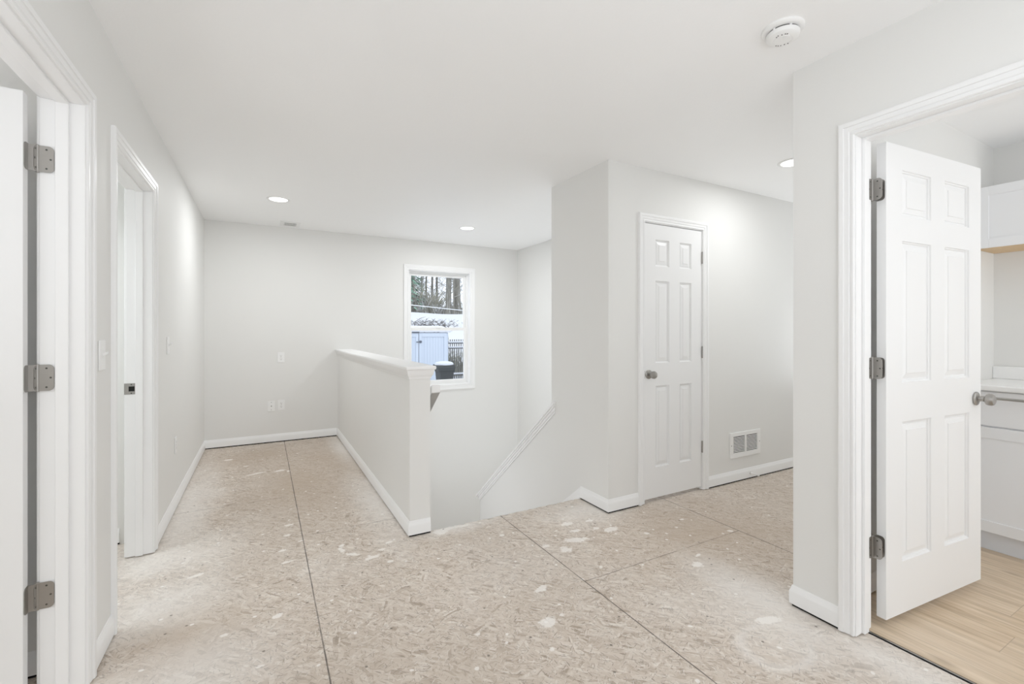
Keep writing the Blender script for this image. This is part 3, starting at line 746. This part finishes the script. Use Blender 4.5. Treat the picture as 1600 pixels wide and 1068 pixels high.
pb = obj('towel_bar', MB().tube([(3.545, .22, .884), (3.545, 1.04, .884)], .008, 12), 'steel', va, smooth=40)
for yy in (.23, 1.03): obj('post', MB().tube([(3.545, yy, .884), (VX+.001, yy, .884)], [.008, .012], 10), 'steel', pb, smooth=40)
vt = tag(obj('countertop', MB().box(3.572, BX-.001, vy0-.01, 1.0895, .920, .952), 'counter', loc=(3.87, .64, .92), bevel=.008, seg=3), 'white vanity countertop with backsplash beyond the bathroom door', 'countertop')
obj('backsplash', MB().box(BX-.024, BX-.001, vy0-.01, 1.0895, .952, 1.030), 'counter', vt, bevel=.004)
bs = MB()
rimL = []
for r, z in ((1.04, .953), (1.0, .957), (.94, .957), (.90, .953)):
    rimL.append([(3.86+.185*r*math.cos(2*PI*i/36), .60+.24*r*math.sin(2*PI*i/36), z) for i in range(36)])
bs.loops(rimL); obj('sink_basin', bs, 'counter', vt, smooth=60)
uc = empty('wall_cabinet', (4.0, .7, 1.755)); tag(uc, 'white upper cabinet with raw oak underside on the bathroom wall', 'wall cabinet')
obj('carcass', MB().box(3.868, BX-.001, .28, 1.088, 1.765, 2.128), 'cabinet', uc)
obj('underside', MB().box(3.860, BX-.001, .28, 1.088, 1.757, 1.765), 'oak', uc)
for a, b in ((.283, .682), (.686, 1.085)):
    obj('cabinet_door', shaker(3.848, a, b, 1.760, 2.130, .055), 'cabinet', uc, bevel=.0015)

# ------------------------------------------------------------------ outdoors
GZ = -.90
def gz(x, y):
    """snowy yard rising to a bank behind the shed"""
    d = math.hypot(x, y)
    t = min(max((d-24)/20, 0), 1); t = t*t*(3-2*t)
    return GZ + t*3.85 + .10*math.sin(x*.7)*math.sin(y*.5)*min(max((d-22)/6, 0), 1)+ max(0, d-44)*.01
mb = MB(); nx, ny = 64, 90
for j in range(ny+1):
    for i in range(nx+1):
        x = -15+60*i/nx; y = 5.96+84*(j/ny)**1.3; mb.v.append((x, y, gz(x, y)))
for j in range(ny):
    for i in range(nx): a = j*(nx+1)+i; mb.f.append((a, a+1, a+nx+2, a+nx+1))
struct('ground', mb, 'snow', 'snow covered yard and bank outside the window', 'snowy ground', smooth=80)
# shed
sh0, sh1, sy0, sy1, shz = 3.55, 7.20, 19.0, 21.4, 1.20
sh = empty('garden_shed', (5.4, 19.0, GZ)); tag(sh, 'pale blue plastic shed with double doors and snowy roof outside the window', 'shed')
obj('body', MB().box(sh0, sh1, sy0+.04, sy1, GZ-.05, shz), 'shed', sh, bevel=.02)
obj('snow_cover', MB().prism([(sh0-.12, sy0-.10, shz+.02), (sh0-.12, sy0-.06, shz+.13), (sh0-.12, sy0+1.1, shz+.30), (sh0-.12, sy1+.1, shz+.10), (sh0-.12, sy1+.1, shz+.02)], (sh1-sh0+.22, 0, 0)), 'snow', sh, bevel=.03)
obj('eave_gap', MB().box(sh0, 5.85, sy0-.09, sy0-.02, shz-.02, shz+.035), 'shed_dark', sh)
for a, b in ((4.62, 5.825), (5.85, 7.10)):
    d = MB(); d.box(a, b, sy0, sy0+.05, GZ+.05, shz-.03)
    for q0, q1, r0, r1 in ((a, a+.12, GZ+.05, shz-.03), (b-.12, b, GZ+.05, shz-.03), (a+.12, b-.12, shz-.19, shz-.03), (a+.12, b-.12, GZ+.05, GZ+.2)):
        d.box(q0, q1, sy0-.035, sy0, r0, r1)
    k = int((b-a-.24)/.12)
    for i in range(1, k): d.box(a+.12+i*(b-a-.24)/k-.006, a+.12+i*(b-a-.24)/k+.006, sy0-.010, sy0, GZ+.2, shz-.19)
    dd = obj('shed_door', d, 'shed', sh, bevel=.008)
    if a > 5: obj('handle', MB().lathe([(.03, 0), (.045, -.05), (.06, -.07), (.04, -.10)], (5.90, sy0-.03, .80), 'y', 12).box(5.72, 5.90, sy0-.11, sy0-.07, .77, .81), 'shed_dark', dd)
obj('door_gap', MB().box(5.826, 5.849, sy0-.01, sy0+.02, GZ+.05, shz-.03), 'shed_dark', sh)
# metal fence beside the shed
fe = empty('metal_fence', (7.7, 19.4, GZ)); tag(fe, 'black metal picket fence with snow on its rails right of the shed', 'fence')
for zz in (.73, .50, -.70):
    r = obj('rail', MB().box(7.22, 9.6, 19.36, 19.42, zz-.05, zz), 'fence', fe)
    obj('snow_cover', MB().box(7.22, 9.6, 19.33, 19.45, zz, zz+.065), 'snow', r, bevel=.02)
for i in range(22):
    obj('picket', MB().box(7.30+.105*i, 7.335+.105*i, 19.37, 19.41, GZ, .88), 'fence', fe)
for px in (7.27, 9.6):
    p = obj('post', MB().box(px-.05, px+.05, 19.33, 19.45, GZ, .98), 'fence', fe)
    obj('finial', MB().lathe([(.05, 0), (.07, .05), (.03, .12), (.001, .16)], (px, 19.39, .98), 'z', 10), 'fence', p)
# rubbish bin
tb = empty('trash_bin', (6.27, 17.0, GZ)); tag(tb, 'dark wheeled trash bin with a thick snow cap in front of the shed', 'trash bin')
def rect_loop(cx, cy, hx, hy, z): return [(cx-hx, cy-hy, z), (cx+hx, cy-hy, z), (cx+hx, cy+hy, z), (cx-hx, cy+hy, z)]
obj('body', MB().loops([rect_loop(6.27, 17, .25, .26, -.82), rect_loop(6.27, 17, .28, .30, -.38), rect_loop(6.27, 17, .30, .32, -.30)]), 'bin', tb, bevel=.02)
obj('lid', MB().loops([rect_loop(6.25, 17, .33, .34, -.30), rect_loop(6.25, 17, .36, .36, -.16), rect_loop(6.25, 17, .34, .34, -.06)]), 'bin', tb, bevel=.02)
obj('snow_cap', MB().lathe([(.36, -.065), (.37, -.02), (.31, .035), (.16, .07), (.001, .08)], (6.25, 17, 0), 'z', 20), 'snow', tb, smooth=60)
for px in (6.02, 6.52): obj('wheel', MB().lathe([(.1, -.03), (.1, .03)], (px, 17.22, GZ+.08), 'x', 14), 'bin', tb)
# trees
def branchy(mb, p, d, L, r, depth, rnd):
    pts = [p]; rad = [r]; q = Vector(p); dd = Vector(d)
    n = 4 if depth else 3
    for i in range(n):
        dd = (dd+Vector((rnd.uniform(-.16, .16), rnd.uniform(-.16, .16), rnd.uniform(-.02, .1)))).normalized()
        q = q+dd*(L/n); pts.append(q.copy()); rad.append(r*(1-.75*(i+1)/n))
    mb.tube(pts, rad, 5 if depth > 1 else 4)
    if depth > 0:
        for k in range(rnd.randint(4, 6)):
            i = rnd.randint(1, n-1); t = rnd.random(); s = pts[i].lerp(pts[i+1], t)
            a = rnd.uniform(0, 2*PI); nd = (dd*rnd.uniform(.3, .9)+Vector((math.cos(a), math.sin(a), rnd.uniform(-.1, .6)))*.8).normalized()
            branchy(mb, s, nd, L*rnd.uniform(.3, .55), max(rad[i]*.5, .016), depth-1, rnd)
def tree(x, y, h, r, seed, label, group=None, name='bare_tree', lean=0, limbs=9):
    rnd = random.Random(seed); z = gz(x, y)-.1
    root = empty(name, (x, y, z)); tag(root, label, 'tree', group)
    pts = [Vector((x+lean*h*t+rnd.uniform(-.05, .05), y, z+h*t)) for t in (0, .03, .2, .45, .7, 1)]
    obj('trunk', MB().tube(pts, [r*1.35, r, r*.93, r*.8, r*.6, r*.1], 10), 'bark', root, smooth=60)
    b = MB()
    for i in range(limbs):
        t = rnd.uniform(.12, .95); s = Vector((x+lean*h*t, y, z+h*t)); a = rnd.uniform(0, 2*PI)
        branchy(b, s, Vector((math.cos(a), math.sin(a), rnd.uniform(.1, .9))).normalized(), h*rnd.uniform(.18, .34), max(r*.28, .03), 2, rnd)
    obj('branches', b, 'twig', root); return root
tree(16.62, 44.0, 17, .27, 1, 'thick tree trunk on the snowy bank, left one of the big pair', None, lean=.02, limbs=7)
tree(17.85, 44.6, 18, .37, 2, 'thickest rough tree trunk at the right edge of the window view', None, limbs=7)
tree(17.05, 43.5, 14, .09, 3, 'pale thin snowy trunk standing between the two big tree trunks', None, limbs=4)
random.seed(11)
for i in range(26):
    az = math.radians(random.uniform(14.5, 24)); d = random.uniform(50, 64)
    tree(d*math.sin(az), d*math.cos(az), random.uniform(11, 17), random.uniform(.08, .17), 30+i, 'slender bare grey tree in the woods beyond the snowy bank', 'slender bare trees beyond the snowy bank', limbs=13)
# evergreen at the left of the view
def evergreen(x, y, h, R, seed, label):
    rnd = random.Random(seed); z = gz(x, y)-.1
    root = empty('evergreen_tree', (x, y, z)); tag(root, label, 'tree')
    obj('trunk', MB().tube([(x, y, z), (x, y, z+h)], [.2, .03], 8), 'bark', root)
    f = MB()
    for i in range(900):
        t = rnd.random()**.8; rr = R*(1-t*.85)*rnd.random()**.4; a = rnd.uniform(0, 2*PI)
        c = Vector((x+rr*math.cos(a), y+rr*math.sin(a), z+.6+h*t)); s = rnd.uniform(.25, .55)
        e1 = Vector((math.cos(a), math.sin(a), -.35))*s; e2 = Vector((-math.sin(a), math.cos(a), rnd.uniform(-.3, .3)))*s*.35
        f.add([c-e2, c+e1, c+e2, c-e1*.4+Vector((0, 0, .12))], [(0, 1, 2, 3)])
    obj('foliage', f, 'green', root); return root
evergreen(13.1, 46.5, 9, 2.2, 5, 'dark green evergreen at the left edge of the window view')
# scrub along the foot of the woods and the brush pile: nobody could count the stems
def scrub(name, n, sampler, mat, label, cat, seed, r=(.012, .03), bend=.5):
    rnd = random.Random(seed); mb = MB()
    for i in range(n):
        x, y, L, tilt = sampler(rnd); z = gz(x, y)-.05; a = rnd.uniform(0, 2*PI)
        d = Vector((math.cos(a)*tilt, math.sin(a)*tilt, 1)).normalized(); p = Vector((x, y, z)); m = p+d*L*.5; q = m+(d+Vector((rnd.uniform(-bend, bend), rnd.uniform(-bend, bend), 0))).normalized()*L*.5
        rr = rnd.uniform(*r); mb.tube([p, m, q], [rr, rr*.8, rr*.3], 3)
    return tag(obj(name, mb, mat), label, cat, kind='stuff')
def s_under(rnd):
    az = math.radians(rnd.uniform(14, 24.5)); d = rnd.uniform(47, 56); return d*math.sin(az), d*math.cos(az), rnd.uniform(.4, 2.0)*(1.4 if az < math.radians(19) else .9), rnd.uniform(.1, .8)
scrub('undergrowth', 1700, s_under, 'twig', 'tangled frosted undergrowth between the trees', 'undergrowth', 21, (.02, .05))
def s_ol(rnd):
    az = math.radians(rnd.uniform(14, 19.3)); d = rnd.uniform(48, 60); return d*math.sin(az), d*math.cos(az), rnd.uniform(1, 4.6)*rnd.uniform(.4, 1), rnd.uniform(.1, .9)
scrub('thicket', 1100, s_ol, 'olive', 'olive brown thicket at the left of the woods', 'thicket', 22, (.03, .07))
def s_pile(rnd):
    x = rnd.gauss(11.6, .9); y = rnd.gauss(34.6, .9); return x, y, rnd.uniform(.2, .8), rnd.uniform(1, 5)
scrub('brush_pile', 420, s_pile, 'brush', 'heap of dark sticks on the snow behind the shed', 'brush pile', 23, (.015, .035))
def s_dry(rnd):
    x = rnd.uniform(7.6, 10.5); y = rnd.uniform(20.3, 21.2); return x, y, rnd.uniform(.5, 1.5), rnd.uniform(.05, .6)
scrub('dry_weeds', 500, s_dry, 'olive', 'dry brown weeds behind the metal fence', 'weeds', 24, (.012, .03))
wr = MB().tube([(7.0, 27.5, 2.93), (9.5, 29.3, 2.89), (14.5, 33, 2.80)], .022, 6)
tag(obj('utility_cable', wr, 'wire'), 'pale snow-covered cable strung across the window view', 'cable')

# ------------------------------------------------------------------ light
w = bpy.data.worlds.new('overcast'); bpy.context.scene.world = w; w.use_nodes = True
nt = w.node_tree; nt.nodes.clear()
o_ = nt.nodes.new('ShaderNodeOutputWorld'); bg = nt.nodes.new('ShaderNodeBackground'); tc = nt.nodes.new('ShaderNodeTexCoord'); sp_ = nt.nodes.new('ShaderNodeSeparateXYZ'); rp_ = nt.nodes.new('ShaderNodeValToRGB')
nt.links.new(tc.outputs['Generated'], sp_.inputs[0]); nt.links.new(sp_.outputs[2], rp_.inputs[0])
rp_.color_ramp.elements[0].color = (.84, .90, 1, 1); rp_.color_ramp.elements[1].color = (.92, .96, 1, 1)
nt.links.new(rp_.outputs[0], bg.inputs[0]); bg.inputs[1].default_value = 2.0; nt.links.new(bg.outputs[0], o_.inputs[0])

def area(name, loc, rot, size, energy, col=(1, 1, 1), sy=None):
    l = bpy.data.lights.new(name, 'AREA'); l.energy = energy; l.color = col; l.size = size
    if sy: l.shape = 'RECTANGLE'; l.size_y = sy
    o = bpy.data.objects.new(name, l); C.objects.link(o); o.location = loc; o.rotation_euler = rot; return o
COOL = (.893, .940, 1.0)
area('hall_fill', (.7, -.3, 2.40), (0, 0, 0), 1.6, 7.2, COOL, 2.0)  # large unseen fill added overhead behind the camera
area('ceiling_fill', (.6, -.9, .9), (math.radians(175), 0, 0), 1.6, 12, COOL)  # added upward fill behind the camera to brighten the ceiling
area('forward_fill', (.35, -.25, 1.5), (math.radians(140), 0, math.radians(-15)), .8, 8.0, COOL)  # unseen fill added by the camera, tilted up and forward
area('lower_floor_light', (2.74, 3.9, -2.3), (math.radians(180), 0, 0), .9, 22, COOL, 1.2)
area('rear_fill', (.8, -1.8, 1.4), (math.radians(95), 0, 0), 2.2, 10.5, COOL, 1.6)  # added fill in front of the back wall, which has no window
area('bathroom_fill', (3.1, -.8, 2.38), (0, 0, 0), 1.0, 4.5, COOL)  # unseen fill added under the bathroom ceiling
area('bathroom_up_fill', (3.5, -1.2, .9), (math.radians(180), 0, 0), 1.0, 11, COOL)  # added upward fill out of view, lifts the bathroom ceiling
area('bathroom_door_fill', (3.3, -1.7, 1.1), (math.radians(90), 0, 0), 1.4, 12.5, COOL, 1.8)  # unseen fill added to light the open bathroom door
area('stair_fill', (.97, 4.1, -.35), (0, math.radians(-90), 0), .8, 4.6, COOL, 1.2)  # added fill hidden behind the half wall to light the knee wall
area('left_room_fill', (-2.5, .2, 2.2), (0, 0, 0), 1.4, 24, (.95, .98, 1))  # unseen downward fill added in the near left room
area('left_room_up_fill', (-1.9, .6, 1.0), (math.radians(180), 0, 0), 1.2, 18, COOL)  # added upward fill that brightens the near left room
area('farther_room_daylight', (-1.5, 2.95, 2.3), (0, math.radians(25), 0), .6, 19, (.9, .96, 1))
area('side_hall_fill', (5.05, 1.82, .7), (math.radians(180), 0, 0), .7, 10, COOL)  # added upward fill for the side hall, hidden behind the right wall

# ------------------------------------------------------------------ camera
cam = bpy.data.cameras.new('camera'); co = bpy.data.objects.new('camera', cam); C.objects.link(co)
cam.sensor_width = 36; cam.lens = 711/1600*36; cam.shift_y = -17/1600; cam.clip_start = .02; cam.clip_end = 500
co.location = (0, 0, 1.256); co.rotation_euler = (PI/2, 0, -math.atan(389/711))
bpy.context.scene.camera = co
vs_ = bpy.context.scene.view_settings
vs_.view_transform = 'Standard'; vs_.look = 'None'; vs_.exposure = 0.13; vs_.gamma = 1.25
cy_ = bpy.context.scene.cycles
cy_.max_bounces = 9; cy_.diffuse_bounces = 7; cy_.transparent_max_bounces = 16; cy_.sample_clamp_indirect = 8
